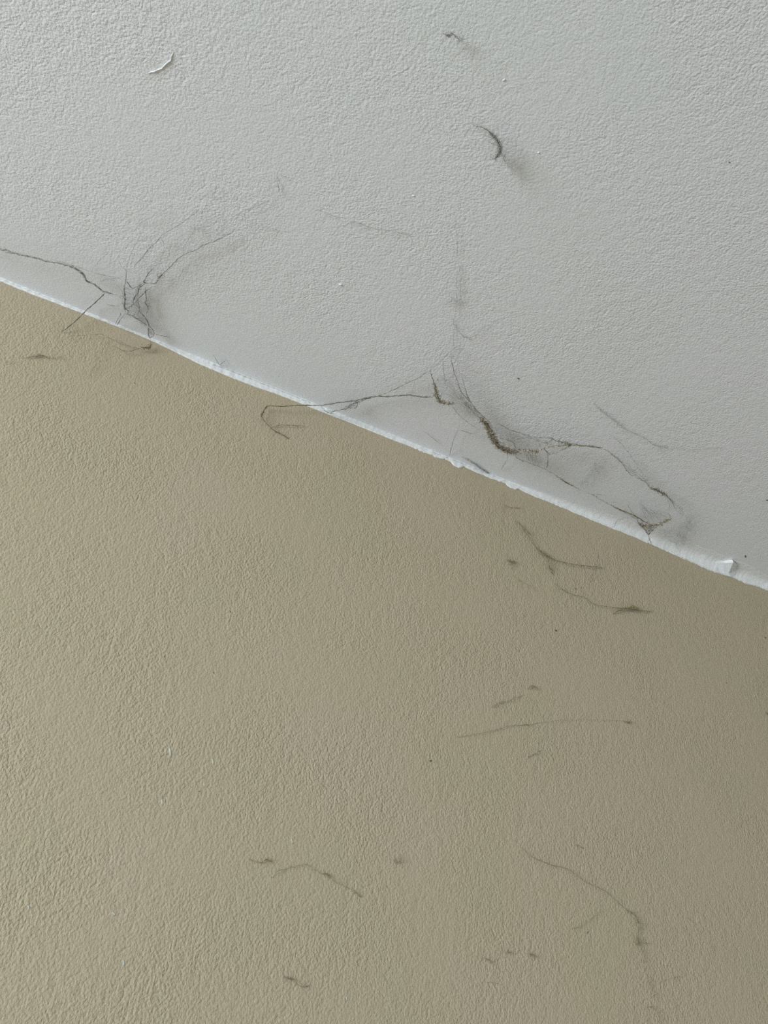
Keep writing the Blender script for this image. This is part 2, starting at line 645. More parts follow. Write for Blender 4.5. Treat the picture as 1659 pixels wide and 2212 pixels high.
# --- the tangled net with long rays
w = Web('tangled net cobweb with holes and long faint rays fanning over the ceiling', 'cobweb', (325, 733), 0.005)
w.strand([(265, 578), (272, 588), (270, 609), (267.5, 627), (270, 644), (268, 660), (267, 667)], r=0.7, fuzz=0.2)
w.clump([(268, 624), (270, 644), (269, 660), (270, 668)], r=[2, 2.6, 3.2, 2.5], n=50, flen=12, mat=M_SILK, fr=(0.2, 0.4), core=0.5, name='silk_band')
w.strand([(267, 660), (271, 665), (277, 673), (274, 679)], r=1.0, fuzz=0.8)
w.clump([(274, 678), (287, 683), (296, 687.6), (306, 695), (317.5, 703.5)], r=[3, 2.6, 2.8, 3, 2.4], n=70, flen=14, mat=M_PALE, fr=(0.18, 0.34), core=0.3, name='silk_band')
w.strand([(313, 684), (319, 695), (322, 705), (329, 712), (333.5, 721), (325, 730), (321, 727), (319.6, 711), (320, 704)], r=0.8, fuzz=0.25, off=0.008)
w.veil([(321, 706), (330, 714), (333, 721)], [(320, 712), (321, 722), (325, 730)], n=34, r=0.22, off=0.008)
w.strand([(333.5, 721), (349, 725), (367, 729.5, 0.001)], r=0.55, off=0.006)
w.strand([(288.5, 578), (296, 567.5), (309, 554), (319, 540), (339, 521), (347, 511)], r=0.8, jit=0.8, fuzz=0.08)
w.strand([(347, 511), (365, 499), (381, 489), (397, 478), (416, 465), (430, 455, 0.001)], r=0.55, jit=1.2, fuzz=0.1, attach='e')
w.strand([(417, 467), (440, 458), (458, 456), (475, 450)], r=0.3, jit=1.5, off=0.003, attach='se')
w.strand([(347, 512), (350, 519), (353, 526), (354, 536)], r=0.4)
w.strand([(341, 602), (353.6, 589), (366.6, 577.6), (382.5, 560), (395, 551), (420, 541), (443, 527), (459, 522), (484, 510), (512, 497.5, 0.004)], r=0.95, jit=1.0, fuzz=0.12, beads=0.2)
w.strand([(512, 497.5, 0.004), (541, 491, 0.003), (576, 493), (606, 500)], r=0.3, jit=1.5, off=0.002, attach='e')
w.strand([(376, 548), (386, 538), (395, 536), (404, 520), (418, 500), (422.6, 475)], r=0.36, jit=1.0, attach='e')
w.strand([(395, 551), (396, 543), (395, 536)], r=0.35)
w.strand([(497, 464), (503, 467.6), (521, 456), (546, 446), (567, 438), (590, 426)], r=0.34, jit=1.5, off=0.003, attach='se', fuzz=0.1)
w.strand([(420, 495), (438.6, 490.5), (464, 479), (485.6, 471)], r=0.3, jit=1.4, off=0.003, attach='se')
w.strand([(456, 430), (463, 418), (468, 408), (478, 405)], r=0.33, off=0.002, attach='se')
w.strand([(296, 486), (310, 477), (333, 466.5), (350.5, 457), (372, 445)], r=0.3, jit=1.4, off=0.003, attach='se')
w.strand([(332, 579), (322, 589), (313, 604), (311, 608), (314.5, 611), (325, 611), (335, 612), (340.6, 604), (350.7, 592), (352, 588)], r=1.15, jit=0.9, fuzz=0.25, beads=0.25)
w.strand([(350, 590), (343, 590), (340.6, 596), (343, 600)], r=0.5, fuzz=0.3)
w.strand([(311, 608), (301.5, 614), (293, 619.6), (285.6, 622.5), (280, 617), (273, 607)], r=1.05, fuzz=0.3, beads=0.25)
w.strand([(314.5, 611), (306, 617), (300, 622.5), (297, 632.6), (291, 640), (288.5, 650), (287, 658.6)], r=1.2, fuzz=0.5, beads=0.3)
w.clump([(299, 622), (298, 632), (293, 639)], r=2.2, n=24, flen=9, mat=M_SILK, fr=(0.2, 0.4), core=0.5, name='silk_band')
w.strand([(326, 619.6), (316, 628), (307, 635.5), (297, 645.6), (287, 657), (277, 667)], r=1.05, fuzz=0.25, beads=0.2)
w.strand([(297, 646), (298, 650), (301, 661.5), (301.5, 670), (298, 675), (295.7, 680)], r=0.9, fuzz=0.3)
w.strand([(316, 620), (314.5, 632.6), (316, 644), (314.5, 656), (319.6, 667), (316, 677), (317, 684)], r=0.9, fuzz=0.5)
w.clump([(315, 648), (315, 656), (319, 664), (318, 674)], r=[1.8, 2.8, 2.2, 1.5], n=30, flen=9, mat=M_PALE, fr=(0.2, 0.38), core=0.4, name='silk_band')
w.strand([(301, 670), (304.4, 674.5), (313, 685), (319, 695), (322, 705)], r=0.8, fuzz=0.2)
w.strand([(269.7, 629.7), (275.5, 631), (283, 635), (291, 630), (297, 628)], r=0.7)
w.strand([(270, 676), (267, 680), (258, 693), (252, 703.5, 0.002)], r=0.7, fuzz=0.2, off=0.008)
w.strand([(262, 674), (258, 683), (249.4, 700.6, 0.002)], r=0.55, fuzz=0.1, off=0.008)
w.strand([(262, 658), (258, 659), (249, 660), (238, 658.6), (228, 655.7)], r=0.45, attach='e')
w.strand([(266, 597), (252, 601), (230.6, 604), (212, 608.7)], r=0.38, attach='e')
w.strand([(196, 585), (209, 590), (233.5, 596), (262, 602)], r=0.36, attach='s')
w.strand([(199, 579), (209, 569), (222, 556), (233.5, 546)], r=0.34, off=0.003, attach='se')
w.strand([(252, 616), (258, 622), (264, 630)], r=0.4)
w.strand([(251, 636), (258, 640), (266, 648)], r=0.35)
w.strand([(272, 588), (276, 566), (284, 545), (293, 525), (308, 500)], r=0.28, jit=1.5, attach='e')
w.strand([(280, 584), (286, 562), (292, 545)], r=0.26, attach='e')
w.strand([(264, 580), (258, 565), (253, 552)], r=0.26, attach='e')
w.strand([(335, 612), (352, 600), (372, 590), (390, 583)], r=0.22, attach='e')
w.strand([(360, 566), (364, 552), (370, 535), (372, 522)], r=0.24, attach='e')
w.veil([(268, 640), (278, 668), (300, 686)], [(300, 640), (316, 660), (320, 700)], n=34, r=0.15, sag=4)
w.veil([(270, 600), (330, 545), (420, 475)], [(310, 608), (380, 560), (480, 500)], n=22, r=0.11, sag=6, off=0.006)
# remains hanging over the beige side
w.strand([(241, 745), (255, 752.7), (267, 757), (281, 758.4), (300, 752.7), (316, 751), (325, 752.7), (326, 744), (325, 733)], r=0.4, off=0.004, fuzz=0.25, mat=M_OLIVE, beads=0.3)
w.strand([(253, 733), (267, 741), (281, 748), (300, 752)], r=0.28, off=0.004, fuzz=0.15, mat=M_OLIVE)
w.clump([(308, 752), (320, 751), (326, 746)], r=2.6, n=60, flen=8, mat=M_OLIVE, fr=(0.18, 0.34), core=0.15, off=0.004)
w.strand([(132, 730), (145, 726.5), (181, 724), (217, 723), (244, 734), (262, 743), (282, 747)], r=0.26, off=0.003, mat=M_OLIVE, attach='s')
w.strand([(235, 733), (224, 755), (211, 779), (199, 802), (191, 818)], r=0.2, off=0.002, mat=M_OLIVE, attach='se', fuzz=0.05)

# --- little tuft on the seam
w = Web('tiny dark branching tuft on the ceiling touching the white bead', 'cobweb', (474, 789), 0.003)
w.strand([(460, 764), (466, 775), (473, 786), (476, 790)], r=0.4, attach='e')
w.strand([(474, 788), (480, 783), (487, 777)], r=0.9, fuzz=0.4, flen=4, attach='se')

# --- the slack line with the hooked end on the wall
w = Web('slack dusty line across the seam ending in a hooked loop on the beige wall', 'cobweb', (712, 895), 0.008)
w.strand([(625, 948, 0.0006), (603, 935, 0.002), (584, 924, 0.003), (565, 901, 0.004), (570, 888, 0.004), (579, 877, 0.005), (612, 877), (647, 875.5), (694, 875.5)],
         r=0.85, jit=0.9, fuzz=0.2, flen=5, beads=0.2, mat=M_OLIVE)
w.clump([(565, 901), (570, 888), (577, 879)], r=1.6, n=36, flen=6, mat=M_OLIVE, fr=(0.2, 0.35), core=0.2, off=0.004, name='silk_band')
w.strand([(584, 924), (609, 918), (634, 919.4), (659, 921)], r=0.45, off=0.002, attach='se', mat=M_OLIVE)
w.strand([(652, 878), (658, 882), (655, 888)], r=0.6, off=0.003)
w.strand([(694, 875.5), (734, 869), (772, 864.6), (803, 857), (841, 856.7), (882, 853.6), (907, 856.7), (936, 857)], r=1.0, jit=1.1, fuzz=0.4, flen=5, beads=0.35, mat=M_DARK)
w.strand([(694, 877), (703, 888), (716, 893, 0.003)], r=0.6, fuzz=0.2)
w.strand([(715.5, 894, 0.003), (718, 890), (747, 883), (753, 875.5), (772, 870), (790, 863), (810, 857), (828, 850), (863, 835), (900, 817.5), (929, 800)], r=0.9, jit=1.3, fuzz=0.45, flen=6, beads=0.35)
w.strand([(748, 880), (760, 881), (769, 880), (772, 870), (765, 866)], r=0.8, fuzz=0.5, flen=5)
w.clump([(748, 880), (758, 879), (768, 874)], r=2.4, n=40, flen=7, mat=M_PALE, fr=(0.2, 0.4), core=0.1)
w.strand([(900, 817), (893, 833), (888, 850)], r=0.3)
w.strand([(929, 800), (945, 786), (957, 775), (976, 756), (990, 748)], r=0.42, jit=1.3, attach='e', fuzz=0.15)
w.veil([(716, 893), (745, 884), (775, 870)], [(700, 876), (740, 869), (800, 858)], n=26, r=0.16, off=0.008)

# --- the brown crescent
w = Web('brown crescent-shaped wad of matted dust beside the slack line', 'dust wad', (950, 867), 0.010, name='dust_wad')
w.strand([(930, 801), (933, 812), (938, 826), (940, 838), (942, 850)], r=0.8, fuzz=0.6, flen=6)
w.clump([(938, 832), (942, 848), (946, 858), (951, 866), (963, 871), (977, 872)], r=[1.4, 2.6, 4.0, 4.2, 3.0, 1.2], n=260, flen=9, mat=M_BROWN, fr=(0.25, 0.5), core=0.4)
w.clump([(937, 853), (944, 862), (952, 870), (960, 873)], r=2.0, n=60, flen=6, mat=M_SILK, fr=(0.25, 0.4), core=0.2)
w.strand([(948, 848), (960, 850), (975, 855), (985, 861)], r=0.3)

# --- central sheet web with the thick brown roll
w = Web('funnel-like sheet cobweb with a thick brown dust roll and looped threads above the seam', 'cobweb', (1045, 925), 0.014)
w.strand([(974, 770), (975.6, 779), (980, 802), (989, 825), (994, 843), (1003, 854.5), (1019, 873)], r=0.65, fuzz=0.3, attach='s')
w.strand([(995, 806), (1003, 836), (1012, 861), (1026, 882), (1042, 898), (1060, 914)], r=0.75, fuzz=0.35, attach='s')
w.strand([(968, 764), (958.4, 777), (958, 800), (960, 822)], r=0.4, attach='s')
w.strand([(998, 752), (988, 770), (979, 790)], r=0.35, attach='s', fuzz=0.2)
w.strand([(975.6, 875), (991.6, 896), (1010, 912), (1037, 930)], r=0.35)
w.veil([(950, 812), (966, 848), (1000, 888), (1030, 918)], [(983, 800), (1003, 838), (1024, 878), (1052, 908)], n=85, r=0.15, sag=4)
w.veil([(985, 860), (1005, 885), (1030, 908)], [(1006, 858), (1026, 882), (1046, 902)], n=60, r=0.15, sag=3)
w.clump([(1039, 904), (1051, 918.6), (1059, 935), (1069, 953), (1083, 967), (1101, 974), (1118, 976)], r=[1.6, 4.0, 5.8, 6.6, 6.6, 5.8, 3.0], n=900, flen=10,
        mat=M_BROWN, fr=(0.25, 0.55), core=0.34, label='thick roll of matted brown dust')
w.clump([(1054, 930), (1063, 950), (1078, 967), (1100, 977), (1112, 980)], r=3.6, n=240, flen=8, mat=M_SILK, fr=(0.25, 0.45), core=0.1)
w.clump([(1060, 918), (1068, 940), (1080, 955), (1100, 962)], r=2.4, n=90, flen=9, mat=plain('cream_silk', (0.6, 0.53, 0.42), 0.9, 0.3), fr=(0.22, 0.4), core=0.1)
w.strand([(1060, 916), (1078.6, 916), (1099, 927), (1124.5, 936), (1152, 944), (1186, 946), (1204.6, 953), (1230, 956.5), (1257, 962), (1280, 963), (1296, 967)], r=0.7, fuzz=0.45, beads=0.25)
w.strand([(1117.6, 974), (1143, 972.5), (1159, 976), (1175, 969), (1198, 964.5), (1227.5, 962)], r=1.3, fuzz=1.0, beads=0.3, mat=M_BROWN)
w.clump([(1132, 974), (1150, 974), (1163, 976)], r=2.6, n=90, flen=8, mat=M_BROWN, core=0.15)
w.strand([(1175, 969), (1181, 976), (1186, 980.5), (1204.6, 976), (1218, 969), (1230, 964.5)], r=1.2, fuzz=0.9, beads=0.3)
w.clump([(1204, 953), (1220, 957), (1233, 961), (1222, 968)], r=2.2, n=80, flen=8, mat=M_OLIVE, core=0.1, fr=(0.2, 0.4))
w.strand([(1230, 961), (1250, 962), (1275, 964), (1300, 967)], r=0.9, fuzz=0.9, mat=M_OLIVE)
w.strand([(1080, 946), (1106, 955), (1113, 967), (1126, 973)], r=0.8, fuzz=0.4)
w.strand([(1104, 956), (1113, 950), (1129, 946), (1146, 942)], r=0.45)
w.strand([(1133, 956), (1141, 964), (1144, 972)], r=0.35)
w.strand([(1176, 951), (1182, 957), (1190, 952), (1191, 946), (1185, 944)], r=0.7, fuzz=0.6)
w.strand([(1182, 980.5), (1183, 996.5), (1180.6, 1010, 0.002)], r=0.7, fuzz=0.3)
w.veil([(1062, 918), (1100, 930), (1150, 945), (1225, 958)], [(1078, 950), (1115, 965), (1160, 968), (1220, 966)], n=70, r=0.13, sag=5)
w.veil([(1110, 975), (1150, 976), (1180, 985)], [(1120, 992), (1150, 1003), (1178, 1012)], n=60, r=0.14, sag=4)
w.strand([(1112, 982), (1120, 990), (1152, 1003.5), (1186, 1019), (1220.7, 1040), (1253, 1058.5)], r=0.5, fuzz=0.3, jit=1.4, off=0.010, mat=M_PALE)
w.strand([(1210, 1034), (1222, 1042), (1238, 1050)], r=0.8, fuzz=0.6, mat=M_OLIVE, off=0.010)
w.strand([(1037, 932), (1021, 937), (1005, 933), (991.6, 930), (985, 937), (975.6, 962), (971, 985)], r=0.5, off=0.005, attach='e')
w.strand([(1022, 935), (1030, 931)], r=0.7, off=0.005)
w.strand([(1098, 985), (1097, 992), (1090, 1003), (1083, 1015)], r=0.45, off=0.005, attach='e')
w.strand([(1000, 987), (1021, 999), (1037, 1010), (1056, 1022)], r=1.1, off=0.002, fuzz=1.0, flen=7, attach='se', mat=M_PALE)
w.strand([(916, 932), (935, 946), (953, 960)], r=0.28, off=0.003, attach='se')
w.strand([(1186, 1018), (1195, 1000), (1205, 985)], r=0.2)

# --- the right-hand web
w = Web('pale sparse cobweb sagging toward the seam with olive dust tufts and a pointed tip', 'cobweb', (1401, 1160), 0.012)
w.strand([(1258, 1061), (1281, 1069), (1324, 1094), (1353, 1109), (1379, 1123)], r=0.45, fuzz=0.3, jit=1.4, off=0.010, mat=M_PALE)
w.strand([(1302, 969), (1318.6, 977), (1339, 996), (1359, 1022), (1376, 1032), (1394, 1042), (1411, 1057), (1437, 1068), (1454, 1086)], r=0.55, fuzz=0.35, jit=1.3, mat=M_PALE)
w.clump([(1411, 1055), (1422, 1060), (1436, 1068)], r=2.6, n=90, flen=9, mat=M_OLIVE, core=0.2, fr=(0.2, 0.42))
w.clump([(1440, 1070), (1452, 1083)], r=2.2, n=40, flen=8, mat=M_PALE, core=0.1, fr=(0.18, 0.34))
w.strand([(1284, 872), (1295.5, 886), (1315.7, 901), (1330, 912), (1342, 922.5), (1376, 938), (1399.5, 950), (1411, 961.5), (1440, 968)], r=0.26, off=0.002, attach='se', fuzz=0.25, jit=2.0, mat=M_PALE)
w.clump([(1292, 884), (1305, 893), (1316, 901)], r=4.0, n=16, flen=12, mat=M_PALE, core=0, fr=(0.15, 0.28), off=0.003)
w.clump([(1326, 908), (1338, 920), (1346, 926)], r=4.0, n=18, flen=12, mat=M_PALE, core=0, fr=(0.14, 0.26), off=0.003)
w.strand([(1318, 940), (1330, 947), (1353, 970), (1376, 1005), (1397, 1034)], r=0.26, jit=1.8, fuzz=0.2, off=0.006, attach='s', mat=M_PALE)
w.strand([(1411, 961), (1450, 965), (1500, 970), (1560, 966)], r=0.22, off=0.002, attach='se')
w.clump([(1382, 1130), (1390, 1136), (1402, 1135)], r=3.0, n=120, flen=9, mat=M_BROWN, core=0.15, fr=(0.2, 0.42))
w.clump([(1400, 1136), (1414, 1135), (1426, 1131), (1440, 1124), (1452, 1120)], r=[2.6, 2.6, 2.8, 2.4, 1.2], n=170, flen=9, mat=M_BROWN, core=0.3, fr=(0.2, 0.42))
w.strand([(1376, 1122), (1380, 1132), (1388, 1140), (1394, 1146), (1401, 1156)], r=0.9, fuzz=0.6)
w.strand([(1401, 1156), (1408, 1146), (1417, 1138), (1425, 1132)], r=0.8, fuzz=0.5)
w.veil([(1384, 1136), (1392, 1146), (1400, 1156)], [(1424, 1133), (1412, 1142), (1402, 1156)], n=60, r=0.2)
w.strand([(1401, 1156), (1404, 1166), (1407, 1176, 0.002)], r=0.6)
w.strand([(1326, 1139, 0.002), (1333, 1127), (1343, 1121), (1353, 1119), (1368, 1118)], r=0.4)
w.strand([(1320, 1092), (1345, 1104), (1371, 1114.5), (1399.5, 1130)], r=0.9, fuzz=0.9, mat=M_OLIVE)
w.strand([(1281, 1068), (1296, 1068), (1310, 1070)], r=0.4, fuzz=0.3)
w.strand([(1356, 1090), (1366, 1106), (1380, 1122)], r=0.35, fuzz=0.2)
w.strand([(1440, 1072), (1446, 1092), (1444, 1108), (1450, 1120)], r=0.3)
w.veil([(1318, 978), (1345, 990), (1380, 1020), (1410, 1045)], [(1322, 984), (1350, 1012), (1384, 1038), (1414, 1058)], n=60, r=0.14, sag=5)
w.veil([(1302, 985), (1284, 1002), (1262, 1030), (1244, 1042)], [(1318, 998), (1296, 1026), (1276, 1048), (1260, 1058)], n=64, r=0.11, sag=6, off=0.004)  # added sheet of fine threads standing for a soft web shadow on the ceiling
w.veil([(1490, 1108), (1470, 1140), (1446, 1170)], [(1504, 1122), (1490, 1160), (1470, 1190)], n=64, r=0.11, sag=6, off=0.004)  # another soft shadow, nearer the seam, imitated with added hair-fine threads
w.veil([(1380, 1075), (1400, 1100), (1430, 1100)], [(1385, 1125), (1410, 1130), (1450, 1115)], n=60, r=0.12, sag=6)
w.veil([(1440, 1068), (1470, 1090), (1482, 1110)], [(1450, 1088), (1462, 1104), (1472, 1126)], n=40, r=0.12, sag=4)

# --- faint vertical trail on the ceiling
w = Web('faint vertical trail of dusty threads on the open ceiling above the sheet web', 'cobweb', (986, 640), 0.002)
w.strand([(984, 478), (985, 500), (988, 530), (986, 552)], r=0.22, attach='se', fuzz=0.1)
w.strand([(997, 572), (988, 596), (986, 612), (988, 625), (986, 640), (986, 658), (984, 680), (981, 700)], r=0.3, jit=2.0, fuzz=0.25, attach='se', mat=M_PALE)
w.strand([(997, 596), (994, 620), (996, 645), (997, 660)], r=0.2, attach='se', jit=2.0, mat=M_PALE)
w.strand([(983, 614), (986, 610), (988, 607)], r=0.6, attach='se')
w.strand([(981, 700), (987, 708), (993, 718), (1004, 728), (1017, 730)], r=0.42, jit=2.0, fuzz=0.5, attach='se', mat=M_PALE)
w.strand([(1017, 730), (1030, 722), (1046, 707), (1062, 700)], r=0.35, jit=1.5, attach='se')
w.strand([(982, 704), (979, 730), (980, 752), (972, 766)], r=0.24, jit=1.5, attach='se')
w.veil([(958, 660), (970, 630)], [(1000, 640), (996, 670)], n=14, r=0.1, off=0.002)

# --- loose dust tufts on the open ceiling
w = Web('curved grey dust tuft hanging alone from the open white ceiling', 'dust tuft', (1073, 310), 0.010, name='dust_tuft')
w.strand([(1022, 269, 0.001), (1035, 274), (1050, 280), (1058, 287), (1066, 294), (1073, 306)], r=1.1, fuzz=1.3, flen=7)
w.clump([(1060, 289), (1070, 299), (1078, 310), (1081, 322), (1077, 333), (1070, 342)], r=[1.5, 4.0, 5.5, 4.5, 2.8, 1.4], n=330, flen=11, mat=M_PALE, fr=(0.2, 0.4), core=0.2)
w.clump([(1079, 316), (1080, 324), (1075, 334), (1069, 342)], r=[1.5, 2.5, 2.2, 2.0], n=110, flen=7, mat=M_SILK, core=0.35, fr=(0.2, 0.4))
w.strand([(1061, 309), (1067, 311), (1075, 313)], r=0.7, fuzz=0.6)
w.strand([(1061, 341), (1066, 343), (1071, 346)], r=0.9, fuzz=0.4)
w.clump([(1082, 325), (1090, 340), (1100, 355), (1108, 366)], r=[5, 6, 6, 4], n=110, flen=14, mat=M_PALE, fr=(0.12, 0.22), core=0, off=0.004)  # thin fibres added for the tuft's soft shadow smear on the ceiling

w = Web('tiny faint grey dust tuft highest on the ceiling', 'dust tuft', (975, 76), 0.005, name='dust_tuft')
w.strand([(958, 73), (964, 76), (970, 80), (973, 73), (979, 73), (984, 78), (991, 84)], r=0.8, fuzz=1.1, flen=7)
w.clump([(966, 75), (972, 78), (976, 73)], r=3.0, n=50, flen=7, mat=M_SILK, fr=(0.16, 0.32), core=0.1)
w.clump([(986, 80), (992, 86), (1002, 82)], r=4.0, n=55, flen=10, mat=M_PALE, fr=(0.14, 0.28), core=0)

w = Web('short forked hair-thin thread on the ceiling past the long rays', 'cobweb', (602, 400), 0.0015)
w.strand([(598, 382), (600, 395), (601, 406), (606, 420)], r=0.5, attach='se', jit=1.5, fuzz=0.15)
w.strand([(583, 396), (582, 410), (586, 418)], r=0.3, attach='se')
w.strand([(604, 379), (612, 381), (626, 384)], r=0.4, attach='se')

w = Web('faint arched thread lying alone on the middle of the ceiling', 'cobweb', (790, 487), 0.0015)
w.strand([(680, 452), (712, 462), (735, 474)], r=0.2, attach='se')
w.strand([(750, 481), (762, 478.5), (780, 484), (797, 490), (813, 494.5), (850, 500), (888, 507)], r=0.36, attach='se', jit=1.3)

# ================================================================== wall cobwebs
w = Web('olive smudge of fine dust threads on the beige wall below the taut thread', 'dust smudge', (76, 770), 0.0015, name='dust_smudge')
w.strand([(45, 773), (63, 771), (76, 770), (90, 769), (108, 772)], r=0.3, attach='se', mat=M_OLIVE, fuzz=0.3)
w.clump([(62, 771), (74, 769), (82, 768), (94, 768)], r=[1.5, 3.0, 3.4, 2], n=44, flen=7, mat=M_OLIVE, fr=(0.14, 0.28), core=0)
w.clump([(106, 772), (122, 772), (136, 772)], r=3.0, n=22, flen=9, mat=M_OLIVE, fr=(0.1, 0.2), core=0)
w.clump([(14, 783), (26, 781)], r=2.5, n=10, flen=8, mat=M_OLIVE, fr=(0.1, 0.2), core=0)

w = Web('drooping dark thread with a side fork on the wall right under the seam', 'cobweb', (1184, 1204), 0.003)
w.strand([(1118, 1126), (1128.6, 1141), (1141, 1159), (1150, 1174), (1159, 1184), (1177, 1198), (1192, 1207), (1212, 1213), (1242.5, 1219.5), (1283, 1224.6), (1300, 1225)],
         r=0.55, attach='se', fuzz=0.2, mat=M_OLIVE, beads=0.3)
w.clump([(1160, 1185), (1174, 1196), (1188, 1205)], r=1.6, n=60, flen=8, mat=M_OLIVE, fr=(0.16, 0.3), core=0.3)
w.strand([(1184, 1204), (1185.6, 1222), (1194, 1240)], r=1.1, fuzz=0.9, mat=M_OLIVE, attach='e')
w.strand([(1293, 1199), (1288, 1212), (1283, 1225), (1279, 1242), (1275, 1258)], r=0.34, attach='se', mat=M_OLIVE)
w.strand([(1118, 1127), (1128, 1136), (1142, 1150), (1146, 1154)], r=0.34, mat=M_OLIVE, attach='se', fuzz=0.4)

w = Web('long curved thread ending in an olive tuft on the beige wall', 'cobweb', (1366, 1312), 0.003)
w.strand([(1110, 1240), (1118, 1252), (1130, 1258), (1149, 1268), (1158, 1278)], r=0.25, attach='se', mat=M_OLIVE)
w.strand([(1195.7, 1259), (1217, 1275), (1237.5, 1285), (1263, 1290), (1283, 1305), (1313, 1310.6), (1344, 1314), (1369, 1316), (1392, 1319.5), (1412, 1320)], r=0.45, attach='se', mat=M_OLIVE, beads=0.3)
w.clump([(1344, 1314), (1358, 1313), (1372, 1311), (1379, 1315)], r=[1.2, 2.6, 4.6, 2.6], n=70, flen=8, mat=plain('yellow_olive_dust', (0.33, 0.285, 0.12), 0.9, 0.25), fr=(0.2, 0.36), core=0.2, label='olive dust tuft at the thread end')
w.strand([(1325, 1326), (1335, 1320), (1346, 1316)], r=0.8, mat=M_OLIVE, attach='s', fuzz=0.4)
w.strand([(1350, 1314), (1366, 1317), (1388, 1320)], r=0.6, mat=M_OLIVE, fuzz=0.4)

w = Web('blurry round dust smudge on the wall beside the drooping forked thread', 'dust smudge', (1106, 1214), 0.002, name='dust_smudge')
w.clump([(1098, 1210), (1106, 1214), (1112, 1212)], r=5.0, n=42, flen=9, mat=M_WDUST, fr=(0.13, 0.26), core=0.12)
w.clump([(1104, 1216), (1108, 1226)], r=3.0, n=14, flen=8, mat=M_WDUST, fr=(0.12, 0.24), core=0)
w.strand([(1100, 1204), (1094, 1198), (1088, 1202)], r=0.22, attach='e', mat=M_WDUST)

w = Web('small angular wisp of thread on the wall just below the chipped bead', 'cobweb', (1100, 1095), 0.002)
w.strand([(1088, 1108), (1085.6, 1091.6), (1103, 1095), (1128, 1097)], r=0.35, attach='se', mat=M_WDUST)
w.strand([(1090, 1062), (1086, 1078), (1085, 1091)], r=0.19, attach='se', mat=M_WDUST)

w = Web('long nearly level hair-thin thread with two knots on the open beige wall', 'cobweb', (1142, 1566), 0.0015)
w.strand([(1142, 1565), (1204, 1556.5), (1269, 1555), (1330, 1556), (1359, 1559)], r=0.17, attach='se', jit=1.2, mat=M_WDUST)
w.strand([(985, 1592), (1015, 1588), (1062, 1579), (1099, 1568.5), (1142, 1565)], r=0.34, attach='se', jit=1.2, mat=M_WDUST, beads=0.3)
w.clump([(1352, 1559), (1358, 1561), (1361, 1557)], r=3.0, n=21, flen=6, mat=M_WDUST, fr=(0.16, 0.3), core=0.2, name='knot')
w.clump([(1136, 1566), (1144, 1565)], r=1.8, n=9, flen=5, mat=M_WDUST, fr=(0.16, 0.3), core=0.2, name='knot')

w = Web('short slanting thread with a small arched tip above the level thread', 'cobweb', (1106, 1512), 0.0015)
w.strand([(1060, 1527), (1070, 1525), (1081, 1518), (1106, 1512), (1118, 1506), (1130, 1500)], r=0.36, attach='se', mat=M_WDUST, fuzz=0.2)
w.clump([(1142, 1488), (1148, 1482), (1154, 1482), (1160, 1489)], r=2.2, n=27, flen=6, mat=M_WDUST, fr=(0.15, 0.3), core=0.25)
w.clump([(1074, 1521), (1084, 1517)], r=2.6, n=13, flen=7, mat=M_WDUST, fr=(0.14, 0.26), core=0)

w = Web('very short dark thread on the wall below the level thread', 'cobweb', (1155, 1628), 0.0015)
w.strand([(1140, 1636), (1152, 1630), (1160, 1626), (1168, 1621)], r=0.43, attach='se', mat=M_WDUST, fuzz=0.2)

w = Web('broken chain of grey dust bits stretched across the lower beige wall', 'dust trail', (640, 1885), 0.0015, name='dust_trail')
w.strand([(541, 1858), (560, 1862.7), (568, 1862), (575, 1857), (587, 1861)], r=0.50, attach='se', mat=M_WDUST, fuzz=0.5)
w.clump([(566, 1862), (574, 1857), (584, 1859)], r=2.2, n=24, flen=7, mat=M_WDUST, fr=(0.16, 0.3), core=0.15)
w.strand([(590, 1892), (598, 1884), (604, 1879.6), (616, 1877)], r=0.43, attach='se', fuzz=0.4, mat=M_WDUST)
w.strand([(616, 1877), (640, 1871), (660, 1867), (680, 1880), (693, 1887), (710, 1890), (717, 1900), (739, 1911), (760, 1921), (770, 1930), (780, 1938)], r=0.32, attach='se', jit=1.8, fuzz=0.12, mat=M_WDUST)
w.clump([(694, 1888), (706, 1889), (716, 1898)], r=1.6, n=21, flen=7, mat=M_WDUST, fr=(0.16, 0.3), core=0.35)
w.strand([(764, 1923), (772, 1932), (779, 1937)], r=0.58, fuzz=0.3, attach='se', mat=M_WDUST)

w = Web('small squiggle of dusty thread low on the beige wall', 'dust trail', (635, 2118), 0.0015, name='dust_trail')
w.strand([(612, 2108), (617, 2112), (625, 2113), (633, 2117), (645, 2128), (654, 2131), (668, 2129)], r=0.43, attach='se', fuzz=0.4, mat=M_WDUST)
w.clump([(614, 2109), (624, 2114), (634, 2116)], r=2.2, n=21, flen=7, mat=M_WDUST, fr=(0.16, 0.3), core=0.2)

w = Web('soft pinkish grey dust blotch right of the broken dust chain', 'dust smudge', (856, 1860), 0.0015, name='dust_smudge')
w.clump([(850, 1857), (858, 1864), (864, 1858), (866, 1850)], r=3.2, n=36, flen=8, mat=M_WDUST, fr=(0.14, 0.28), core=0.1)

